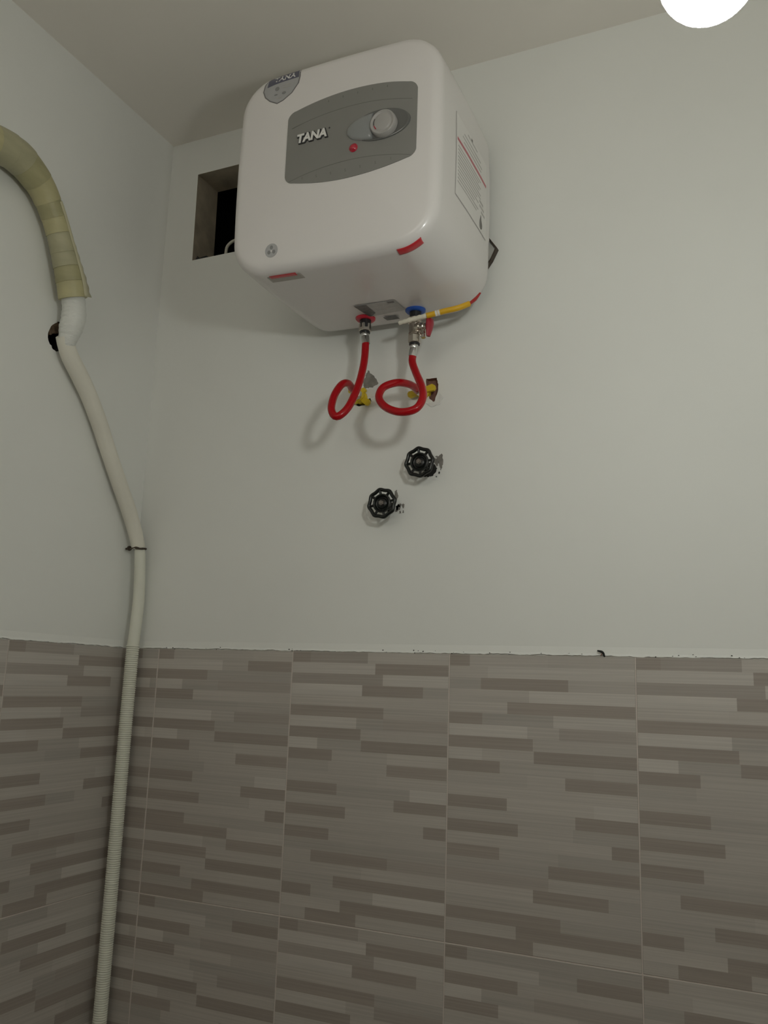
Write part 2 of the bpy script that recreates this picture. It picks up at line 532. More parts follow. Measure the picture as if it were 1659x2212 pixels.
back_plan = {(-1, 0): 'B', (0, 0): 'B', (1, 0): 'A', (2, 0): 'C', (3, 0): 'A',
             (-1, 1): 'B', (0, 1): 'B', (1, 1): 'A', (2, 1): 'B', (3, 1): 'C'}
for r in range(4):
    zb = ZT - (r + 1) * TH + GP / 2
    for c in range(-1, 5):
        d = back_plan.get((c, r), 'ABC'[(c * 2 + r * 5 + 1) % 3])
        if c == -1: tile(d, 0.0, 0.25, 5 + r % 2, (0.0015, 0, zb), 0, wall_back)
        else: tile(d, 0.0, 1.0, (c + r) % 2, (0.076 + c * TW + GP / 2, 0, zb), 0, wall_back)
    for c in range(8):
        d = 'A' if (c, r) == (0, 0) else 'C' if (c, r) == (0, 1) else 'ABC'[(c * 2 + r) % 3]
        y0 = -0.302 - c * TW
        if y0 < RY - 0.001: continue
        tile(d, 0.0, 1.0, (c + r) % 2, (0, y0 + GP / 2, zb), math.pi / 2, wall_left)
        tile('ABC'[(c + r) % 3], 0.0, 1.0, (c + r) % 2, (RX, y0 + TW - GP / 2, zb), -math.pi / 2, wall_right)
    for c in (0, 1, 4):
        tile('ABC'[(c + r) % 3], 0.0, 1.0, (c + r) % 2, (0.076 + c * TW + TW - GP / 2, RY, zb), math.pi, wall_front)

# ragged lower edge of the plaster over the tile tops
def plaster_lip(name, length, to3d, parent, seed):
    rnd = random.Random(seed)
    n = int(length / 0.004)
    V, Fc = [], []
    e = 0
    for i in range(n + 1):
        e = 0.7 * e + rnd.uniform(-0.0007, 0.0007)
        x = length * i / n
        V += [to3d(x, 0.014, 0.0), to3d(x, 0.004, 0.0016), to3d(x, 0.0003 + e, 0.0030), to3d(x, -0.0008 + e, 0.0)]
    for i in range(n):
        for k in range(3):
            Fc.append((i * 4 + k, i * 4 + 4 + k, i * 4 + 5 + k, i * 4 + 1 + k))
    return obj(name, V, Fc, 'plaster', parent)


plaster_lip('plaster_edge', RX, lambda x, z, d: Vector((x, -d, ZT + z)), wall_back, 3)
plaster_lip('plaster_edge', -RY, lambda x, z, d: Vector((d, -x, ZT + z)), wall_left, 4)

# small dark specks of dirt caught along the top of the tiles
V, Fc = [], []
for i in range(42):
    x = random.uniform(0.09, 1.16); zz = random.uniform(-0.0005, 0.004)
    s = random.uniform(0.0006, 0.0016)
    lp = ragged([(x - s, zz), (x, zz - s * .6), (x + s, zz + .0002), (x, zz + s * .8)], s * .3, 1)
    v, f = flake(lp, lambda a, b, t: Vector((a, -0.0028 - t, ZT + b)), 0.0004)
    V, Fc = join((V, Fc), (v, f))
props(obj('dirt_specks', V, Fc, 'grime_shade', wall_back), kind='stuff')

# ------------------------------------------------------------------ chipped plaster round the fittings
def chip(lps, m, name='chipped_patch', amp=0.0010, t=0.0005, n=5, wall='b'):
    for lp in lps:
        v, f = flake(ragged(lp, amp, n), lambda a, b, tt: Vector((a, 0.0002 - tt, ZT + b)), t + 0.0002)
        obj(name, v, f, m, wall_back)


chip([[(0.5037, 0.519), (0.5166, 0.5066), (0.5266, 0.491), (0.5156, 0.4832), (0.5053, 0.4808), (0.4989, 0.4743),
       (0.4953, 0.4928), (0.4993, 0.5105)]], 'cement', amp=0.0013)
chip([[(0.500, 0.4835), (0.512, 0.4840), (0.526, 0.4880), (0.529, 0.4780), (0.521, 0.4665), (0.510, 0.4655), (0.503, 0.4700)],
      [(0.622, 0.442), (0.636, 0.4425), (0.644, 0.447), (0.649, 0.458), (0.655, 0.450), (0.648, 0.437), (0.634, 0.4335)]],
     'filler', 'filler_smear', amp=0.0014, t=0.0012)
chip([[(0.6415, 0.3432), (0.6480, 0.3420), (0.6545, 0.3462), (0.6566, 0.3293), (0.6534, 0.3162), (0.6500, 0.3250), (0.648, 0.334)],
      [(0.6395, 0.3400), (0.6455, 0.3385), (0.6490, 0.3290), (0.6450, 0.3230), (0.6410, 0.3300)],
      [(0.5690, 0.2560), (0.5740, 0.2600), (0.5780, 0.2560), (0.5770, 0.2500), (0.5720, 0.2480)],
      [(0.566, 0.2833), (0.5705, 0.2864), (0.5728, 0.2719), (0.5686, 0.2629), (0.564, 0.264)],
      [(0.5705, 0.2578), (0.5785, 0.2615), (0.5800, 0.2580), (0.5740, 0.2530), (0.5720, 0.2460), (0.5680, 0.2470)],
      [(0.581, 0.2590), (0.5849, 0.2600), (0.5849, 0.2525), (0.5815, 0.2535)],
      [(0.5765, 0.2475), (0.5790, 0.2470), (0.5800, 0.2435), (0.5755, 0.2425)],
      [(0.5825, 0.2470), (0.5845, 0.2480), (0.5845, 0.2440), (0.5825, 0.2445)]], 'cement', amp=0.0011)
chip([[(0.6288, 0.3272), (0.6400, 0.3290), (0.6455, 0.3210), (0.6440, 0.3150), (0.6390, 0.3080), (0.6300, 0.3055), (0.6205, 0.3067)],
      [(0.6490, 0.3130), (0.6515, 0.3140), (0.6512, 0.3105), (0.6490, 0.3105)],
      [(0.6440, 0.3060), (0.6458, 0.3070), (0.6455, 0.3040)]], 'grime_shade', amp=0.0012, t=0.0009)
# mortar crumbs on the sill of the opening
v, f = flake(ragged(mort, 0.0006, 3), lambda a, b, t: Vector((a, 0.010 - t, ZT + b)), 0.008)
obj('mortar_crumb', v, f, 'grime_shade', wall_back)

# ------------------------------------------------------------------ water heater
HX, HZ = 0.5645, 0.7715          # centre of the body
HW, HH, HR = 0.1800, 0.1788, 0.060
BUL = 0.0058                     # outward swell of the four sides
YB, YF = -0.030, -0.2885
FIL = 0.019


def sdf(x, z):
    qx, qz = abs(x) - (HW - HR), abs(z) - (HH - HR)
    return math.hypot(max(qx, 0), max(qz, 0)) + min(max(qx, qz), 0) - HR


def warp(x, z):
    return (x + BUL * (x / HW) * max(0, 1 - (z / HH) ** 2), z + BUL * (z / HH) * max(0, 1 - (x / HW) ** 2))


def unwarp(x, z):
    a, b = x, z
    for _ in range(4):
        c, d = warp(a, b)
        a += x - c; b += z - d
    return a, b


def depth_at(ins):
    if ins < FIL:
        return YF + FIL - math.sqrt(max(0, FIL * FIL - (FIL - ins) ** 2))
    s = min(1, (ins - FIL) / 0.14)
    return YF - 0.0055 * (1 - (1 - s) ** 2)


def fy(x, z):
    """y of the heater's front at world x and z (z over the tile top)"""
    a, b = unwarp(x - HX, z - HZ)
    return depth_at(max(0, -sdf(a, b)))


NO = 128


def outline(ins):
    hw, hh, r = HW - ins, HH - ins, max(HR - ins, 0.002)
    pts = []
    for k in range(NO):
        q = k // (NO // 4); t = (k % (NO // 4)) / (NO // 4)
        cx, cz = ((1, 1), (-1, 1), (-1, -1), (1, -1))[q]
        ccx, ccz = cx * (hw - r), cz * (hh - r)
        # half side, arc, half side
        if t < 0.25:
            s = t / 0.25
            if q in (0, 2): p = (ccx + cx * r, ccz * s)
            else: p = (ccx * s, ccz + cz * r)
        elif t < 0.75:
            an = math.radians(q * 90 + 90 * (t - 0.25) / 0.5)
            p = (ccx + r * math.cos(an), ccz + r * math.sin(an))
        else:
            s = 1 - (t - 0.75) / 0.25
            if q in (0, 2): p = (ccx * s, ccz + cz * r)
            else: p = (ccx + cx * r, ccz * s)
        pts.append(warp(*p))
    return pts


stations = [(0.014, YB), (0.005, YB - 0.002), (0.001, YB - 0.007), (0.0, YB - 0.015), (-0.0015, -0.10), (-0.0020, -0.17), (-0.0012, -0.23), (0.0, YF + FIL)]
for k in range(1, 11):
    i_ = FIL * (1 - math.cos(math.pi / 2 * k / 10))
    stations.append((i_, depth_at(i_)))
for i_ in (0.026, 0.034, 0.044, 0.056, 0.07, 0.085, 0.1, 0.115, 0.13, 0.145, 0.16, 0.172):
    stations.append((i_, depth_at(i_)))
V, Fc = [], []
for ins, yy in stations:
    for (a, b) in outline(ins):
        V.append((HX + a, yy, HZ + b + ZT))
for i in range(len(stations) - 1):
    for k in range(NO):
        k2 = (k + 1) % NO
        Fc.append((i * NO + k, i * NO + k2, (i + 1) * NO + k2, (i + 1) * NO + k))
Fc.append(tuple(range(NO)))
Fc.append(tuple(range((len(stations) - 1) * NO, len(stations) * NO)))
heater = thing('water_heater', (HX, YB, 0.5875 + ZT), 'white rounded-square electric water heater with grey dial panel, high on the wall', 'water heater')
body = obj('body', V, Fc, 'shell', heater, True)


def decal(name, lp, thick, m, parent, rings=5, lift=0.0, smooth=True, sink=0.0008):
    """plate of outline lp (x, z) lying on the heater's curved front"""
    cx = sum(p[0] for p in lp) / len(lp); cz = sum(p[1] for p in lp) / len(lp)
    n = len(lp)
    V, Fc = [], []
    base = [(p[0], p[1]) for p in lp]
    for (x, z) in base: V.append((x, fy(x, z) - lift + sink, z + ZT))
    for k in range(rings):
        s = 1 - k / rings
        for (x, z) in base:
            X, Zz = cx + (x - cx) * s, cz + (z - cz) * s
            V.append((X, fy(X, Zz) - lift - thick, Zz + ZT))
    V.append((cx, fy(cx, cz) - lift - thick, cz + ZT))
    for k in range(rings):
        for i in range(n):
            j = (i + 1) % n
            Fc.append((k * n + i, k * n + j, (k + 1) * n + j, (k + 1) * n + i))
    for i in range(n): Fc.append((rings * n + i, rings * n + (i + 1) % n, len(V) - 1))
    return obj(name, V, Fc, m, parent, smooth)


def ellipse(cx, cz, a, b, n=40):
    return [(cx + a * math.cos(2 * math.pi * k / n), cz + b * math.sin(2 * math.pi * k / n)) for k in range(n)]


def on_front(V2, cx, cz, lift, sx=1.0):
    """2D lettering (x right, y up, z out) laid on the front"""
    return [(cx + v.x * sx, fy(cx + v.x * sx, cz + v.y) - lift - v.z, cz + v.y + ZT) for v in V2]


# control panel: straight sides, bowed top and bottom, rounded corners
PX0, PX1, PZ = 0.4835, 0.7125, 0.7990
def panel_outline(inset=0.0, n=22):
    pts = []
    x0, x1, r = PX0 + inset, PX1 - inset, 0.015
    edge = lambda x: 0.0785 - inset - 0.0175 * ((x - (PX0 + PX1) / 2) / ((PX1 - PX0) / 2)) ** 2
    for sgn in (1, -1):
        xs = [x1 - r - (x1 - x0 - 2 * r) * k / n for k in range(n + 1)]
        if sgn < 0: xs = xs[::-1]
        def corner(xc, s0):
            e = edge(xc)
            cc = []
            for k in range(1, 7):
                an = math.pi / 2 * k / 7
                cc.append((xc + s0 * r * math.sin(an), PZ + sgn * (e - r + r * math.cos(an) - 0.0015 * k / 7)))
            return cc
        first, last = (1, -1) if sgn > 0 else (-1, 1)
        c0 = corner(xs[0], first)[::-1]
        c1 = corner(xs[-1], last)
        pts += c0 + [(x, PZ + sgn * edge(x)) for x in xs] + c1
    return pts


panel = decal('control_panel', panel_outline(), 0.0012, 'panel', heater, rings=8)
# embossed arcs and scale marks on the panel
def arc_strip(name, f, x0, x1, wdt, lift, m, parent, n=30):
    V, Fc = [], []
    for k in range(n + 1):
        x = x0 + (x1 - x0) * k / n
        for s in (-1, 1):
            z = f(x) + s * wdt / 2
            V.append((x, fy(x, z) - lift, z + ZT))
    for k in range(n): Fc.append((2 * k, 2 * k + 1, 2 * k + 3, 2 * k + 2))
    # thickness
    m0 = len(V)
    V += [(v[0], v[1] + 0.0006, v[2]) for v in V[:m0]]
    for k in range(n):
        Fc.append((2 * k, 2 * k + 2, m0 + 2 * k + 2, m0 + 2 * k)); Fc.append((2 * k + 1, 2 * k + 3, m0 + 2 * k + 3, m0 + 2 * k + 1))
    return obj(name, V, Fc, m, parent)


uu = lambda x: (x - 0.598) / 0.1145
arc_strip('embossed_arc', lambda x: PZ + 0.0475 - 0.0 + 0.016 * (1 - uu(x) ** 2) - 0.004 - 0.012, 0.492, 0.704, 0.0009, 0.00135, 'panel_mark', panel)
arc_strip('embossed_arc', lambda x: PZ - 0.0645 + 0.016 * (1 - uu(x) ** 2), 0.492, 0.704, 0.0009, 0.00135, 'panel_mark', panel)
for k in range(7):
    x = 0.517 + 0.0258 * k
    z = PZ - 0.0665 + 0.007 * uu(x) ** 2 + 0.0015
    v, f = text_mesh(('I', 'S', 'S', 'S', 'S', 'S', 'I')[k], 0.0062, 0.0001)
    obj('scale_mark', on_front(v, x, z, 0.0013), f, 'panel_mark', panel)
for k in range(5):
    x = 0.558 + 0.0260 * k
    decal('scale_mark', ellipse(x, PZ + 0.069 - 0.010 * uu(x) ** 2, 0.0007, 0.0022, 8), 0.0001, 'panel_mark', panel, 1, 0.0012)
# brand lettering: dark backing with silver face
sx = 0.98
v, f = text_mesh('TANA', 0.0205, 0.0008, 0.0020, 0.12)
back = obj('lettering_backing', on_front(v, 0.5315, 0.8080, 0.0018, sx), f, 'ink', panel)
v, f = text_mesh('TANA', 0.0205, 0.0006, 0.0008, 0.12)
obj('lettering', on_front(v, 0.5310, 0.8083, 0.0030, sx), f, 'silver', panel)
decal('trademark_dot', ellipse(0.5625, 0.8165, 0.0015, 0.0015, 10), 0.0002, 'ink', panel, 1, 0.0012)
# dial: oval dish, glossy lens in its left half, round knob
DC = (0.6525, 0.7990)
V, Fc = [], []
prof = [(1.0, 0.0002), (0.985, 0.0022), (0.95, 0.0026), (0.90, 0.0018), (0.80, 0.0010), (0.6, 0.0006), (0.3, 0.0004), (0.02, 0.0004)]
nD = 48
for s, h in prof:
    for (x, z) in ellipse(DC[0], DC[1], 0.0500 * s, 0.0262 * s, nD):
        V.append((x, fy(x, z) - 0.0010 - h, z + ZT))
for i in range(len(prof) - 1):
    for k in range(nD):
        Fc.append((i * nD + k, i * nD + (k + 1) % nD, (i + 1) * nD + (k + 1) % nD, (i + 1) * nD + k))
Fc.append(tuple(range((len(prof) - 1) * nD, len(prof) * nD)))
dish = obj('dial_dish', V, Fc, 'dial_dish', panel, True)
# lens (bulging crescent on the left of the dish)
V, Fc = [], []
lp = []
for k in range(25):
    an = math.radians(90 + 180 * k / 24)
    lp.append((DC[0] + 0.0470 * math.cos(an) * 0.98 - 0.012, DC[1] + 0.0228 * math.sin(an)))
for s, h in ((1.0, 0.0002), (0.96, 0.0026), (0.86, 0.0046), (0.68, 0.0060), (0.4, 0.0068), (0.05, 0.0070)):
    cx, cz = DC[0] - 0.024, DC[1]
    for (x, z) in lp:
        X, Zz = cx + (x - cx) * s, cz + (z - cz) * s
        V.append((X, fy(X, Zz) - 0.0012 - h, Zz + ZT))
nl = len(lp)
for i in range(5):
    for k in range(nl):
        Fc.append((i * nl + k, i * nl + (k + 1) % nl, (i + 1) * nl + (k + 1) % nl, (i + 1) * nl + k))
Fc.append(tuple(range(5 * nl, 6 * nl)))
obj('indicator_lens', V, Fc, 'lens', panel, True)
KC = (0.6600, 0.7960)
ky = fy(*KC) - 0.0016
knob = obj('dial_knob', *lathe([(0.0218, 0.0), (0.0218, 0.003), (0.0210, 0.0098), (0.0200, 0.0108), (0.0186, 0.0108), (0.0176, 0.0098),
                               (0.0150, 0.0094), (0.0140, 0.0104), (0.0120, 0.0110), (0.0, 0.0113)], (KC[0], ky, KC[1] + ZT), (0, -1, 0), 40),
           'knob', panel, True)
for (a0, a1, m_, nm) in ((150, 195, 'ink', 'pointer_groove'), (198, 226, 'red_led', 'pointer_mark')):
    V, Fc = [], []
    for k in range(9):
        an = math.radians(a0 + (a1 - a0) * k / 8)
        for r in (0.0136, 0.0150):
            V.append((KC[0] + r * math.cos(an), ky - 0.01050, KC[1] + r * math.sin(an) + ZT))
    for k in range(8): Fc.append((2 * k, 2 * k + 1, 2 * k + 3, 2 * k + 2))
    m0 = len(V); V += [(a, b + 0.002, c) for a, b, c in V[:m0]]
    for k in range(8):
        Fc.append((2 * k, 2 * k + 2, m0 + 2 * k + 2, m0 + 2 * k)); Fc.append((2 * k + 1, 2 * k + 3, m0 + 2 * k + 3, m0 + 2 * k + 1))
    obj(nm, V, Fc, m_, panel)
rb = (0.6075, fy(0.6075, 0.7695) - 0.0010, 0.7695 + ZT)
props(obj('indicator_lamp', *lathe([(0.0073, 0), (0.0073, 0.0012), (0.0066, 0.0018), (0.0060, 0.0018), (0.0050, 0.0034), (0.0028, 0.0046), (0.0, 0.0049)], rb, (0, -1, 0), 24), 'red_led', panel, True),
      'small round red indicator')

# shield sticker on the upper left of the front
def smooth_loop(P, n=5):
    out = []
    for i in range(len(P)):
        p0, p1, p2, p3 = [Vector(P[(i + j) % len(P)]) for j in (-1, 0, 1, 2)]
        for k in range(n):
            t = k / n
            q = 0.5 * (2 * p1 + (p2 - p0) * t + (2 * p0 - 5 * p1 + 4 * p2 - p3) * t * t + (3 * p1 - p0 - 3 * p2 + p3) * t ** 3)
            out.append((q.x, q.y))
    return out


def poly_loop(P, n=4):
    return [(P[i][0] + (P[(i + 1) % len(P)][0] - P[i][0]) * k / n, P[i][1] + (P[(i + 1) % len(P)][1] - P[i][1]) * k / n)
            for i in range(len(P)) for k in range(n)]


SH = [(0.4365, 0.9425), (0.450, 0.9492), (0.4640, 0.9518), (0.481, 0.9515), (0.4985, 0.9485), (0.4995, 0.933), (0.4975, 0.9205), (0.4860, 0.9040), (0.470, 0.8935), (0.4580, 0.8900),
      (0.443, 0.8985), (0.4325, 0.9090), (0.4275, 0.9216), (0.4300, 0.9345)]
shl = poly_loop(SH, 3)
shield = decal('shield_sticker', shl, 0.0003, 'badge_rim', heater, 6)
scx, scz = 0.4640, 0.9190
inner = [(scx + (x - scx) * 0.93, scz + (z - scz) * 0.93) for x, z in shl]
decal('sticker_face', inner, 0.0003, 'badge', shield, 6, 0.0003)
ban = poly_loop([(0.4380, 0.9400), (0.450, 0.9465), (0.4640, 0.9490), (0.481, 0.9488), (0.4955, 0.9462), (0.4965, 0.9322), (0.480, 0.9318), (0.4637, 0.9312), (0.450, 0.9300), (0.4360, 0.9275)], 3)
decal('sticker_banner', ban, 0.0003, 'badge_dark', shield, 4, 0.0006)
v, f = text_mesh('TANA', 0.0130, 0.0001, 0.0004, 0.1)
obj('sticker_lettering', on_front(v, 0.4690, 0.9385, 0.0011, 1.15), f, 'silver', shield)
decal('sticker_print', ellipse(0.4560, 0.9200, 0.0042, 0.0042, 14), 0.0001, 'badge_grey', shield, 2, 0.0007)
for (x, z, a, b) in ((0.4745, 0.9235, 0.0085, 0.0012), (0.4745, 0.9190, 0.0085, 0.0010), (0.4700, 0.9085, 0.0040, 0.0028), (0.4545, 0.9085, 0.0035, 0.0014),
                     (0.4610, 0.9005, 0.0050, 0.0012)):
    decal('sticker_print', ellipse(x, z, a, b, 12), 0.0001, 'badge_grey' if b > .0013 else 'foil', shield, 2, 0.0007)

# round sticker near the lower left corner
rs = decal('round_sticker', ellipse(0.4640, 0.6245, 0.0118, 0.0118, 28), 0.0002, 'badge', heater, 3)
for an in (90, 210, 330):
    x, z = 0.4640 + 0.0052 * math.cos(math.radians(an)), 0.6245 + 0.0052 * math.sin(math.radians(an))
    decal('sticker_print', ellipse(x, z, 0.0030, 0.0034, 10), 0.0001, 'badge_grey', rs, 1, 0.0003)
decal('sticker_print', ellipse(0.4640, 0.6235, 0.0016, 0.0016, 10), 0.0001, 'paper', rs, 1, 0.0004)


# strips of film along the lower front edge
def film(name, m, x0, x1, s0, s1, off, parent, n=20, ns=6):
    """strip on the body's lower edge between world x0..x1; s 0 = underside end of fillet, 1 = front end, <0 back along the underside"""
    def pt(x, s):
        # lower outline (z) for this x on the chosen station
        if s >= 0:
            ins = FIL * (1 - math.cos(math.pi / 2 * s)); y = depth_at(ins)
        else:
            ins = 0.0; y = YF + FIL + (-s) * 0.03
        lo = [p for p in outline(ins) if p[1] < -0.05]
        lo.sort()
        X = x - HX
        for i in range(len(lo) - 1):
            if lo[i][0] <= X <= lo[i + 1][0]:
                t = (X - lo[i][0]) / max(1e-9, lo[i + 1][0] - lo[i][0])
                z = lo[i][1] + (lo[i + 1][1] - lo[i][1]) * t
                break
        else:
            z = lo[0][1] if X < lo[0][0] else lo[-1][1]
        c = Vector((HX, -0.20, HZ)); q = Vector((x, y, HZ + z))
        nrm = Vector((0, -math.sin(math.pi / 2 * max(0, s)), -math.cos(math.pi / 2 * max(0, s))))
        q += nrm * off
        return (q.x, q.y, q.z + ZT)
    V, Fc = [], []
    for i in range(n + 1):
        for j in range(ns + 1):
            V.append(pt(x0 + (x1 - x0) * i / n, s0 + (s1 - s0) * j / ns))
    for i in range(n):
        for j in range(ns):
            a = i * (ns + 1) + j
            Fc.append((a, a + 1, a + ns + 2, a + ns + 1))
    o = obj(name, V, Fc, m, parent, True)
    sm = o.modifiers.new('thickness', 'SOLIDIFY'); sm.thickness = 0.0005; sm.offset = 0
    return o


props(film('red_film_tab', 'red_film', 0.6800, 0.7190, -0.12, 0.32, 0.0008, heater), 'strip of red film on the lower right edge')
props(film('red_film_tab', 'red_film', 0.4520, 0.5010, -0.12, 0.14, 0.0010, heater), 'strip of red film on the lower left edge')
film('film_backing', 'clear_film', 0.4470, 0.5080, -0.55, 0.05, 0.0005, heater)

# printed label on the right side
def side_x(y, z):
    a, b = 0.0, z - HZ
    wv = warp(HW, b)[0]
    bulge = 0.0
    for i in range(len(stations) - 1):
        if stations[i + 1][1] <= y <= stations[i][1]:
            t = (y - stations[i][1]) / (stations[i + 1][1] - stations[i][1] - 1e-9)
            bulge = -(stations[i][0] + (stations[i + 1][0] - stations[i][0]) * t)
    return HX + wv + bulge


def side_rect(name, y0, y1, z0, z1, lift, m, parent, n=8):
    V, Fc = [], []
    for i in range(n + 1):
        for j in range(n + 1):
            y = y0 + (y1 - y0) * i / n; z = z0 + (z1 - z0) * j / n
            V.append((side_x(y, z) + lift, y, z + ZT))
    for i in range(n):
        for j in range(n):
            a = i * (n + 1) + j
            Fc.append((a, a + 1, a + n + 2, a + n + 1))
    o = obj(name, V, Fc, m, parent)
    sm = o.modifiers.new('thickness', 'SOLIDIFY'); sm.thickness = 0.0002; sm.offset = 0
    return o


LY0, LY1, LZ0, LZ1 = -0.222, -0.064, 0.7015, 0.8460
lab = side_rect('paper_label', LY0, LY1, LZ0, LZ1, 0.0005, 'grey_print', heater, 12)
side_rect('label_face', LY0 + 0.0009, LY1 - 0.0009, LZ0 + 0.0009, LZ1 - 0.0009, 0.0008, 'paper', lab, 12)
side_rect('label_band', LY0 + 0.004, LY1 - 0.004, 0.7980, 0.8030, 0.0011, 'red_print', lab, 10)
for (yc, z, wv) in ((-0.143, 0.836, 0.05), (-0.143, 0.826, 0.085), (-0.143, 0.818, 0.10), (-0.143, 0.810, 0.09)):
    side_rect('label_line', yc - wv / 2, yc + wv / 2, z, z + 0.0022, 0.0011, 'grey_print', lab, 3)
for k in range(11):
    z = 0.789 - 0.0062 * k
    e = -0.205 + (0.105 if k < 6 else 0.085) + random.uniform(-0.012, 0.012)
    side_rect('label_line', -0.214, e, z, z + 0.0020, 0.0011, 'grey_print', lab, 3)
for (ya, yb_, z) in ((-0.105, -0.085, 0.752), (-0.105, -0.080, 0.744), (-0.095, -0.075, 0.736)):
    side_rect('label_line', ya, yb_, z, z + 0.004, 0.0011, 'grey_print', lab, 3)
side_rect('label_mark', -0.150, -0.143, 0.838, 0.843, 0.0011, 'dark_print', lab, 2)
fl = [(-0.101, 0.708), (-0.095, 0.7065), (-0.089, 0.710), (-0.0885, 0.717), (-0.094, 0.724), (-0.0965, 0.732), (-0.099, 0.727), (-0.1025, 0.718)]
v, f = flake(smooth_loop(fl, 3), lambda a, b, t: Vector((side_x(a, b) + 0.0011 + t, a, b + ZT)), 0.0002)
obj('label_flame', v, f, 'dark_print', lab)

# foil rating label underneath
zb_ = HZ + warp(0, -HH)[1]
def under_z(x, y):
    return HZ + warp(x - HX, -HH)[1]


def under_poly(name, pts, lift, m, parent):
    v, f = flake(pts, lambda a, b, t: Vector((a, b, under_z(a, b) - 0.0030 + ZT - lift - t)), 0.0004)
    return obj(name, v, f, m, parent)


ul = under_poly('foil_label', poly_loop([(0.5370, -0.135), (0.6120, -0.132), (0.6150, -0.090), (0.545, -0.086)], 4), 0.0000, 'foil', heater)
under_poly('label_print', poly_loop([(0.5375, -0.134), (0.5600, -0.133), (0.5620, -0.098), (0.550, -0.088), (0.5455, -0.087)], 3), 0.0005, 'foil_dark', ul)
for k in range(4):
    under_poly('label_print', poly_loop([(0.568, -0.130 + 0.009 * k), (0.606, -0.128 + 0.009 * k), (0.607, -0.126 + 0.009 * k), (0.568, -0.128 + 0.009 * k)], 2), 0.0005, 'grey_print', ul)
under_poly('label_print', poly_loop([(0.598, -0.131), (0.610, -0.130), (0.610, -0.125), (0.598, -0.126)], 2), 0.0006, 'dark_print', ul)
under_poly('barcode_label', poly_loop([(0.566, -0.074), (0.590, -0.072), (0.592, -0.060), (0.568, -0.061)], 2), 0.0, 'foil_dark', heater)

# inlet and outlet stubs with coloured rings
for (x, m_, lab_) in ((0.5330, 'red_plastic', 'red ring round the hot water outlet'), (0.6292, 'blue_plastic', 'blue ring round the cold water inlet')):
    zt = under_z(x, -0.078) + 0.002 + ZT
    ring = props(obj('spigot_ring', *lathe([(0.0168, 0.0), (0.0178, 0.002), (0.0178, 0.0052), (0.0160, 0.0072), (0.0105, 0.0080), (0.0095, 0.0075)], (x, -0.078, zt), (0, 0, -1), 36), m_, heater, True), lab_)
    obj('spigot', *lathe([(0.0100, 0.0), (0.0100, 0.0175), (0.0088, 0.0185), (0.0, 0.0185)], (x, -0.078, zt - 0.005), (0, 0, -1), 24), 'black_plastic', heater, True)
# mounting bracket: bent plate with a pointed corner standing out behind the right side
for (nm, dx, zc_) in (('mounting_bracket', 1, 0.712), ('mounting_bracket', -1, 0.712)):
    xs = 0.715 if dx > 0 else 2 * HX - 0.715
    tip = xs + dx * 0.040
    pl = [(xs, 0.744), (xs + dx * 0.022, 0.741), (tip, 0.7145), (xs + dx * 0.030, 0.694), (xs + dx * 0.020, 0.680), (xs, 0.676)]
    if dx < 0: pl = pl[::-1]
    n = len(pl)
    parts = []
    outer = [(a, b) for a, b in pl]
    cx, cz = xs, 0.711
    innerp = [(cx + (a - cx) * 0.93, cz + (b - cz) * 0.95) for a, b in pl]
    V = [(a, -0.0005, b + ZT) for a, b in outer] + [(a, -0.012, b + ZT) for a, b in outer] + \
        [(a, -0.012, b + ZT) for a, b in innerp] + [(a, -0.0040, b + ZT) for a, b in innerp]
    Fc = []
    for lvl in range(3):
        for i in range(n):
            j = (i + 1) % n
            Fc.append((lvl * n + i, lvl * n + j, (lvl + 1) * n + j, (lvl + 1) * n + i))
    br = obj(nm, V, Fc, 'rust', heater)
    v, f = flake(innerp, lambda a, b, t: Vector((a, -0.0035 - t, b + ZT)), 0.001)
    obj('bracket_plate', v, f, 'bracket', br)
obj('hanger_bar', *box(HX - 0.13, HX + 0.13, YB + 0.001, -0.001, 0.83 + ZT, 0.85 + ZT), 'bracket', heater)

# ------------------------------------------------------------------ flexible hoses
def hose(name, pts, top, label, wall_end):
    h = thing(name, Z(wall_end), label, 'hose', 'red hoses under the water heater')
    obj('hose_tube', *stube([Z(p) for p in pts], 0.0066, 18, 0.004), 'hose', h, True)
    x, y, z = top
    obj('coupling_nut', *lathe([(0.0088, 0), (0.0112, 0.001), (0.0112, 0.0135), (0.0098, 0.0145), (0.0075, 0.0148)], (x, y, z + ZT), (0, 0, -1), 6, 0.4), 'chrome', h)
    obj('rubber_ring', *lathe([(0.0070, 0), (0.0094, 0.0003), (0.0094, 0.0024), (0.0070, 0.0027)], (x, y, z - 0.0146 + ZT), (0, 0, -1), 24), 'black_plastic', h, True)
    d = (Vector(pts[0]) - Vector((x, y, z - 0.0165))).normalized()
    L = (Vector(pts[0]) - Vector((x, y, z - 0.0165))).length + 0.004
    obj('crimp_sleeve', *lathe([(0.0070, 0), (0.0072, 0.0004), (0.0072, L * .3), (0.0068, L * .34), (0.0072, L * .4), (0.0072, L), (0.0066, L)], (x, y, z - 0.0165 + ZT), d, 24), 'steel', h, True)
    e, e2 = Vector(pts[-1]), Vector(wall_end)
    dd = (e2 - e).normalized()
    obj('end_nut', *lathe([(0.0070, 0), (0.0105, 0.001), (0.0105, 0.011), (0.0085, 0.012)], Z(e) - dd * 0.002, dd, 6, 0.2), 'chrome', h)
    return h


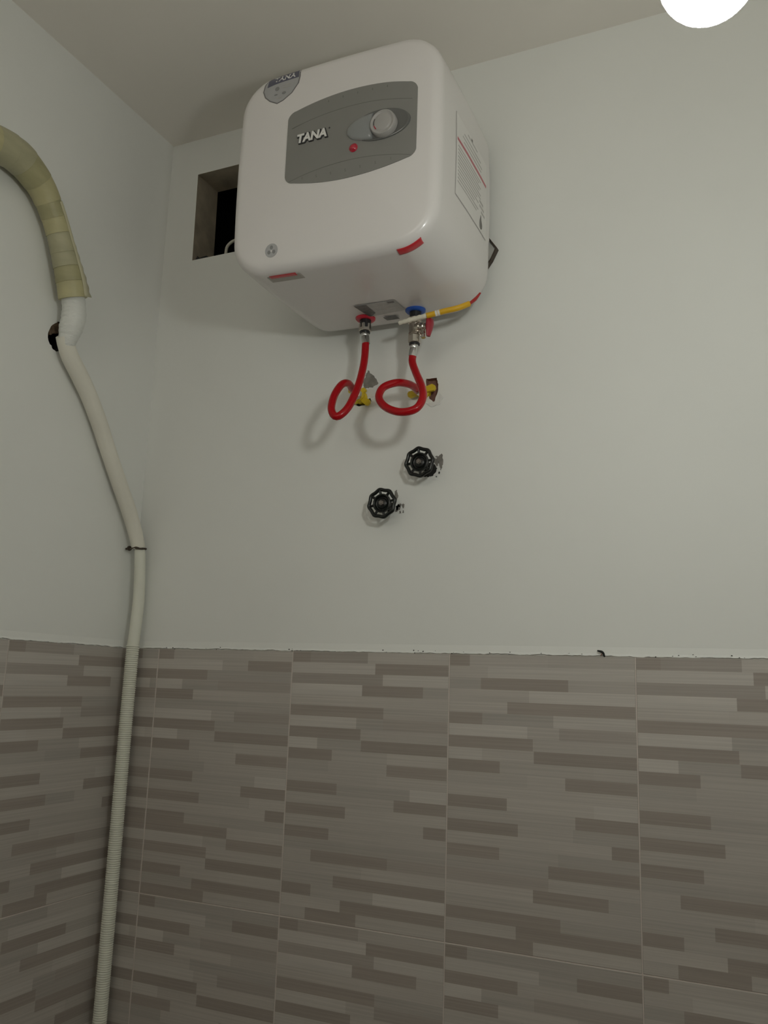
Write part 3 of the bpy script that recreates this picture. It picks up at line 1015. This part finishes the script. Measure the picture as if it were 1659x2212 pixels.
hl = [(0.535, -0.078, 0.5413), (0.5353, -0.08, 0.5127), (0.5358, -0.088, 0.4839), (0.5358, -0.105, 0.4459), (0.5313, -0.128, 0.4041),
      (0.5161, -0.138, 0.3863), (0.5032, -0.135, 0.4008), (0.4993, -0.12, 0.4308), (0.5022, -0.1, 0.4573), (0.5045, -0.08, 0.4664),
      (0.5005, -0.055, 0.465), (0.4945, -0.03, 0.4655)]
hose('flexible_hose', hl, (0.5327, -0.078, 0.5749), 'red flexible hose looping narrowly below the red-ringed outlet', (0.4925, -0.013, 0.4660))
hr = [(0.6266, -0.078, 0.5057), (0.627, -0.08, 0.4898), (0.6386, -0.09, 0.4656), (0.6584, -0.112, 0.432), (0.6679, -0.13, 0.4051), (0.6603, -0.14, 0.3846),
      (0.6344, -0.142, 0.3812), (0.6052, -0.135, 0.3943), (0.5849, -0.12, 0.4173), (0.5842, -0.105, 0.4404), (0.6013, -0.09, 0.4526), (0.614, -0.065, 0.4575),
      (0.6175, -0.03, 0.4600)]
hose('flexible_hose', hr, (0.6290, -0.078, 0.5395), 'red flexible hose curled in a wide oval below the safety valve', (0.6180, -0.013, 0.4610))

# safety valve under the blue ring
vt = thing('safety_valve', (0.6292, -0.078, 0.538 + ZT), 'nickel safety valve with dark red lever below the blue ring', 'valve')
obj('valve_body', *lathe([(0.0085, 0.0), (0.0125, 0.0008), (0.0125, 0.010), (0.0108, 0.0118), (0.0104, 0.026), (0.0112, 0.0275), (0.0112, 0.0315), (0.0092, 0.0325)],
                         (0.6292, -0.078, 0.5712 + ZT), (0, 0, -1), 24), 'chrome', vt, True)
obj('side_branch', *join(lathe([(0.0085, 0), (0.0085, 0.014), (0.0068, 0.016), (0.0068, 0.024), (0.0055, 0.025), (0.0055, 0.031)], (0.6310, -0.079, 0.5530 + ZT), (0.86, -0.42, -0.18), 20)),
    'chrome', vt, True)
obj('relief_nozzle', *lathe([(0.0048, 0), (0.0048, 0.010), (0.0058, 0.0108), (0.0058, 0.0135), (0.0044, 0.0148), (0.0038, 0.0200)], (0.6480, -0.087, 0.5480 + ZT), (0.1, -0.1, -1), 18), 'chrome', vt, True)
# lever: flattened tapering paddle
P, Rw = [(0.6640, -0.096, 0.5575), (0.6640, -0.0965, 0.5480), (0.6635, -0.0975, 0.5380), (0.6625, -0.0985, 0.5255)], None
V, Fc = [], []
for i, (p, a, b) in enumerate(zip(P, (0.0078, 0.0086, 0.0070, 0.0040), (0.0038, 0.0050, 0.0040, 0.0026))):
    ax1 = Vector((0.86, -0.42, 0)).normalized(); ax2 = Vector((0.42, 0.86, 0)).normalized()
    for k in range(14):
        an = 2 * math.pi * k / 14
        V.append(Z(p) + ax1 * b * math.cos(an) + ax2 * a * math.sin(an))
for i in range(3):
    for k in range(14):
        Fc.append((i * 14 + k, i * 14 + (k + 1) % 14, (i + 1) * 14 + (k + 1) % 14, (i + 1) * 14 + k))
Fc.append(tuple(range(14))); Fc.append(tuple(range(42, 56)))
props(obj('lever', V, Fc, 'lever', vt, True), 'dark red plastic lever')

# yellow plastic wall outlets the hoses screw into
def wall_plug(c, label, rot):
    t = thing('wall_outlet', (c[0], 0.0, c[2] + ZT), label, 'pipe fitting', 'yellow wall outlets')
    b = (c[0], 0.006, c[2] + ZT)
    obj('outlet_body', *lathe([(0.0125, 0.0), (0.0125, 0.010), (0.0105, 0.012), (0.0105, 0.020), (0.0085, 0.022)], b, (0, -1, 0), 12), 'yellow', t)
    for k, (rl, hw) in enumerate(((0.0265, 0.0062), (0.0180, 0.0050), (0.0265, 0.0062), (0.0165, 0.0050))):
        an = math.radians(rot + 90 * k)
        dx, dz = math.cos(an), math.sin(an)
        px, pz = -dz, dx
        V, Fc = [], []
        for y in (0.0, -0.0060):
            for (r, q) in ((0.009, hw * .8), (rl - 0.004, hw), (rl, hw * .4), (rl, -hw * .5), (rl - 0.003, -hw), (0.009, -hw * .8)):
                V.append((c[0] + dx * r + px * q, y - 0.006, c[2] + dz * r + pz * q + ZT))
        Fc = [(0, 1, 2, 3, 4, 5), (11, 10, 9, 8, 7, 6)] + [(i, (i + 1) % 6, 6 + (i + 1) % 6, 6 + i) for i in range(6)]
        obj('wing', V, Fc, 'yellow', t)
    return t


wall_plug((0.4925, 0, 0.4665), 'yellow winged outlet in chipped grey wall, behind the narrow red loop', -38)
wall_plug((0.6165, 0, 0.4625), 'yellow winged outlet in chipped reddish wall, behind the wide red loop', 12)

# ------------------------------------------------------------------ wire under the heater
wr = thing('power_wire', Z((0.66, -0.105, 0.556)), 'yellow sleeved wire with white taped end under the heater corner', 'wire')
wp = [(0.6106, -0.105, 0.554), (0.6345, -0.105, 0.5572), (0.6615, -0.105, 0.5598), (0.6912, -0.1, 0.5657), (0.7141, -0.095, 0.5701),
      (0.7302, -0.085, 0.5794), (0.7375, -0.076, 0.5905), (0.7435, -0.068, 0.6040)]
a_, r_ = smooth_path([Z(p) for p in wp[:3]], 0.0043, 0.003)
r_ = [r * (1 + 0.12 * math.sin(i * 2.1)) * (0.75 + 0.25 * min(1, i / 6)) for i, r in enumerate(r_)]
obj('taped_end', *tube(a_, r_, 12), 'white_tape', wr, True)
obj('sleeve', *stube([Z(p) for p in wp[2:6]], 0.0048, 14, 0.004), 'yellow_sleeve', wr, True)
obj('wire_core', *stube([Z(p) for p in wp[5:8]], [0.0026, 0.0030, 0.0016], 10, 0.003), 'red_wire', wr, True)
for k, t in enumerate((0.24, 0.38, 0.46)):
    c = Vector(wp[2]).lerp(Vector(wp[3]), t + 0.25)
    obj('print_mark', *lathe([(0.0049, 0), (0.0050, 0.0), (0.0050, (0.0035, 0.0022, 0.0012)[k]), (0.0049, (0.0035, 0.0022, 0.0012)[k])], Z(c) - Vector((0, 0, 0.0001)), (1, 0.17, 0.2), 14), 'filler', wr)

# white cable looping in the opening
obj_ = thing('white_cable', Z((0.1275, 0.05, 0.8195)), 'white cable looping up inside the dark wall opening', 'cable')
obj('cable_loop', *stube([Z(p) for p in [(0.1265, 0.050, 0.819), (0.1262, 0.05, 0.853), (0.1295, 0.05, 0.8680), (0.1425, 0.052, 0.8780), (0.1560, 0.056, 0.8800),
                                        (0.1794, 0.060, 0.8743), (0.205, 0.066, 0.850), (0.215, 0.068, 0.8195)]], 0.0034, 12, 0.004), 'white_cable', obj_, True)

# ------------------------------------------------------------------ stop valves with black handwheels
def handwheel(c, rot, label):
    t = thing('valve_handwheel', (c[0], 0, c[2] + ZT), label, 'valve handwheel', 'black handwheels on the wall')
    y0 = c[1]
    N = 160
    path = []
    for k in range(N + 1):
        an = 2 * math.pi * k / N + rot
        u = ((k / N * 8) % 1.0) - 0.5
        r = 0.0252 - 0.0020 * math.cos(math.pi * u) ** 1.5
        path.append(Vector((c[0] + r * math.cos(an), y0, c[2] + ZT + r * math.sin(an))))
    # closed rim
    seg = 10
    V, Fc = [], []
    for k in range(N):
        p = path[k]; d = (path[(k + 1) % N] - path[k - 1]).normalized()
        n1 = Vector((0, 1, 0)); n2 = d.cross(n1)
        for j in range(seg):
            an = 2 * math.pi * j / seg
            V.append(p + n1 * 0.0035 * math.cos(an) + n2 * 0.0032 * math.sin(an))
    for k in range(N):
        for j in range(seg):
            Fc.append((k * seg + j, k * seg + (j + 1) % seg, ((k + 1) % N) * seg + (j + 1) % seg, ((k + 1) % N) * seg + j))
    obj('rim', V, Fc, 'iron', t, True)
    for k in range(8):
        an = 2 * math.pi * k / 8 + rot
        d = Vector((math.cos(an), 0, math.sin(an)))
        cc = Vector((c[0], y0, c[2] + ZT))
        obj('spoke', *tube([cc + d * 0.0135 + Vector((0, .001, 0)), cc + d * 0.019 + Vector((0, .0006, 0)), cc + d * 0.0255], [0.0029, 0.0024, 0.0029], 8), 'iron', t, True)
    # dished web with a raised ring, hub nut and stem
    obj('hub', *lathe([(0.0168, 0.0020), (0.0172, 0.004), (0.0166, 0.0062), (0.0146, 0.0068), (0.0132, 0.0058), (0.0118, 0.0028), (0.0100, 0.0022), (0.0088, 0.0040), (0.0078, 0.0046), (0.0, 0.0046)],
                      (c[0], y0 + 0.0042, c[2] + ZT), (0, -1, 0), 32), 'iron', t, True)
    obj('hub_nut', *lathe([(0.0052, 0), (0.0052, 0.0042), (0.0044, 0.0052), (0.0030, 0.0052), (0.0030, 0.0066), (0.0, 0.0070)], (c[0], y0 - 0.0002, c[2] + ZT), (0, -1, 0), 6), 'iron_nut', t)
    obj('stem', *lathe([(0.0090, 0.0), (0.0090, 0.006), (0.0050, 0.008), (0.0050, -y0 - 0.002)], (c[0], 0.0, c[2] + ZT), (0, -1, 0), 16), 'iron', t, True)
    return t


handwheel((0.6262, -0.035, 0.3246), 0.10, 'black eight-spoked valve handwheel under the wide red loop, upper of the two')
handwheel((0.5575, -0.035, 0.2556), 0.20, 'black eight-spoked valve handwheel below and left of the other')

# ------------------------------------------------------------------ insulated pipes on the left wall
tp = [(0.03, -0.585, 0.765), (0.03, -0.5196, 0.795), (0.03, -0.4937, 0.8045), (0.03, -0.4656, 0.8101), (0.03, -0.4318, 0.8119), (0.03, -0.4034, 0.8043), (0.03, -0.3734, 0.7883),
      (0.03, -0.3524, 0.7676), (0.03, -0.3319, 0.7408), (0.032, -0.3169, 0.7114), (0.033, -0.3025, 0.6821), (0.035, -0.2883, 0.6477), (0.035, -0.2765, 0.617)]
tr = [0.028, 0.028, 0.0285, 0.029, 0.029, 0.027, 0.0245, 0.0225, 0.0215, 0.0215, 0.023, 0.0245, 0.0245]
pts, rr = smooth_path([Z(p) for p in tp], tr, 0.0035)
taped = thing('taped_pipe', Z(tp[-1]), 'thick pipe bound in yellowed tape curving down the left wall', 'pipe')
i0 = 0; bi = 0
while i0 < len(pts) - 4:
    ln = random.randint(7, 11)
    i1 = min(len(pts) - 1, i0 + ln)
    if len(pts) - 1 - i1 < 5: i1 = len(pts) - 1
    seg_p = pts[max(0, i0 - 1):i1 + 1]
    n = len(seg_p)
    rad = [rr[max(0, i0 - 1) + j] * (1.000 + 0.040 * (j / (n - 1))) for j in range(n)]
    rad[0] *= 0.93
    obj('tape_wrap', *tube(seg_p, rad, 24), ('tape_a', 'tape_b', 'tape_a', 'tape_c', 'tape_c', 'tape_b')[bi % 6], taped, True)
    bi += 1
    i0 = i1
# loose lengthwise edge of tape along the right of the pipe
V, Fc = [], []
fl_i = [i for i in range(len(pts)) if i > len(pts) * 0.60]
for q, i in enumerate(fl_i):
    T = (pts[min(i + 1, len(pts) - 1)] - pts[i - 1]).normalized()
    side = Vector((0, -T.z, T.y)).normalized()
    if side.y < 0: side = -side
    t = q / (len(fl_i) - 1)
    r = rr[i] * 1.055
    wob = 0.0015 * math.sin(q * 1.3)
    V.append(pts[i] + side * r * 0.12 + Vector((r * 0.98, 0, 0)))
    V.append(pts[i] + side * r * 0.50 + Vector((r * 0.87, 0, 0)))
    V.append(pts[i] + side * (r * 0.80 + 0.005 * t ** 3 + wob * t) + Vector((r * 0.60 + 0.004 * t ** 3, 0, 0)))
for q in range(len(fl_i) - 1):
    for k in range(2): Fc.append((q * 3 + k, q * 3 + k + 1, q * 3 + k + 4, q * 3 + k + 3))
o = obj('tape_flap', V, Fc, 'tape_flap', taped, True)
sm = o.modifiers.new('thickness', 'SOLIDIFY'); sm.thickness = 0.0008; sm.offset = 0

jt = thing('pipe_joint', Z((0.01, -0.270, 0.534)), 'white plastic-wrapped pipe bend at the ragged wall hole', 'pipe joint')
jp = [(0.034, -0.2765, 0.622), (0.034, -0.2704, 0.6015), (0.033, -0.2680, 0.5813), (0.030, -0.2695, 0.5600), (0.025, -0.2690, 0.5375), (0.023, -0.2660, 0.5290)]
ja, jr = smooth_path([Z(p) for p in jp], [0.0205, 0.0210, 0.0218, 0.0205, 0.0155, 0.0130], 0.0025)
jr = [r * (1 + 0.02 * math.sin(i * 1.7) + 0.015 * math.sin(i * 0.6)) for i, r in enumerate(jr)]
obj('wrapped_bend', *tube(ja, jr, 24), 'wrap', jt, True)

fp = thing('foam_pipe', Z((0.025, -0.0297, 0.193)), 'cream foam-sleeved pipe sloping from the wall hole to the corner', 'pipe')
fo = [(0.023, -0.2790, 0.5460), (0.0225, -0.2706, 0.5353), (0.022, -0.2558, 0.5143), (0.021, -0.231, 0.4918), (0.02, -0.2005, 0.4619), (0.02, -0.1661, 0.4179), (0.02, -0.1296, 0.3637),
      (0.02, -0.0939, 0.3122), (0.021, -0.0605, 0.2634), (0.023, -0.0400, 0.2251), (0.0265, -0.0300, 0.1951)]
obj('foam_sleeve', *stube([Z(p) for p in fo], [0.0130, 0.0150, 0.0160, 0.0160, 0.0158, 0.0155, 0.0150, 0.0150, 0.0148, 0.0142, 0.0130], 20, 0.006), 'foam', fp, True)
low = thing('corner_pipe', (0.033, -0.030, 0.0), 'slim cream ribbed pipe running down the tiled corner to the floor', 'pipe')
lo = [(0.0275, -0.0280, 0.1965), (0.029, -0.0250, 0.1669), (0.030, -0.0205, 0.0984), (0.0315, -0.0235, 0.0526), (0.032, -0.0277, 0.0012)]
obj('smooth_sleeve', *stube([Z(p) for p in lo], [0.0102, 0.0108, 0.0112, 0.0114, 0.0116], 20, 0.006), 'conduit', low, True)
P, Rr_ = [], []
z = 0.004; k = 0
while z > -ZT + 0.001:
    t = -z
    x = 0.032 + 0.001 * min(1, t / 0.13); y = -0.0277 - 0.002 * min(1, max(0, t) / 0.13)
    for dz, rd in ((0.0, 0.0112), (0.0013, 0.0126), (0.0027, 0.0126)):
        P.append(Z((x, y, z - dz))); Rr_.append(rd)
    z -= 0.0040
obj('ribbed_conduit', *tube(P, Rr_, 16), 'conduit', low, True)
# wire clip holding the pipes at the change of diameter
cl = thing('pipe_clip', Z((0.0275, -0.030, 0.1935)), 'rusty wire clip and nail where the two corner pipes meet', 'clip')
ring = [Z((0.0275 + 0.0128 * math.cos(a), -0.0285 + 0.0128 * math.sin(a), 0.1935 + 0.0010 * math.sin(a * 2))) for a in [2 * math.pi * k / 24 * 0.97 for k in range(25)]]
obj('wire_ring', *tube(ring, 0.0018, 8), 'rust', cl, True)
obj('nail', *lathe([(0.0050, 0.0), (0.0050, 0.0020), (0.0022, 0.0028), (0.0020, 0.022)], Z((0.013, -0.0400, 0.1935)), (-1, 0.35, 0), 14), 'rust', cl, True)
obj('wire_twist', *stube([Z((0.014, -0.0400, 0.192)), Z((0.031, -0.0425, 0.1945)), Z((0.036, -0.0380, 0.1925)), Z((0.0395, -0.0310, 0.1937))], 0.0017, 8, 0.003), 'rust', cl, True)

# bent dark scrap sticking out above the tiles
tw = thing('dark_scrap', (0.929, -0.004, ZT), 'small bent dark scrap stuck on the tile top edge at right', 'debris')
obj('scrap_stem', *stube([Z((0.9300, -0.002, -0.0010)), Z((0.9290, -0.006, 0.0040)), Z((0.9262, -0.007, 0.0064)), Z((0.9200, -0.007, 0.0078))], [0.0012, 0.0017, 0.0019, 0.0012], 8, 0.002), 'grime_shade', tw, True)
obj('scrap_foot', *stube([Z((0.9278, -0.005, 0.0045)), Z((0.9262, -0.006, 0.0022)), Z((0.9245, -0.005, 0.0004))], [0.0010, 0.0008, 0.0006], 6, 0.002), 'brick', tw, True)

# ------------------------------------------------------------------ hanging bulb
lp_ = thing('pendant_bulb', (BULB.x, BULB.y, BULB.z - 0.04), 'glowing round bulb hanging near the ceiling at upper right', 'light bulb')
prof = []
for k in range(17):
    an = math.pi * k / 20
    prof.append((0.0325 * math.sin(an), -0.0325 * math.cos(an)))
prof += [(0.0165, 0.036)]
obj('bulb_globe', *lathe(prof, BULB, (0, 0, 1), 32), 'bulb', lp_, True)
obj('bulb_base', *lathe([(0.0175, 0.0355), (0.0185, 0.050), (0.0150, 0.062), (0.0135, 0.064)], BULB, (0, 0, 1), 24), 'white_cap', lp_, True)
obj('lamp_holder', *lathe([(0.0190, 0.0635), (0.0200, 0.066), (0.0200, 0.098), (0.0110, 0.108), (0.0040, 0.112)], BULB, (0, 0, 1), 24), 'socket', lp_, True)
obj('flex', *tube([BULB + Vector((0, 0, 0.111)), BULB + Vector((0, 0, ZC - BULB.z - 0.02))], 0.0028, 10), 'white_cable', lp_, True)
obj('ceiling_rose', *lathe([(0.038, 0), (0.036, -0.014), (0.020, -0.022), (0.004, -0.024)], (BULB.x, BULB.y, ZC), (0, 0, 1), 28), 'white_cap', lp_, True)
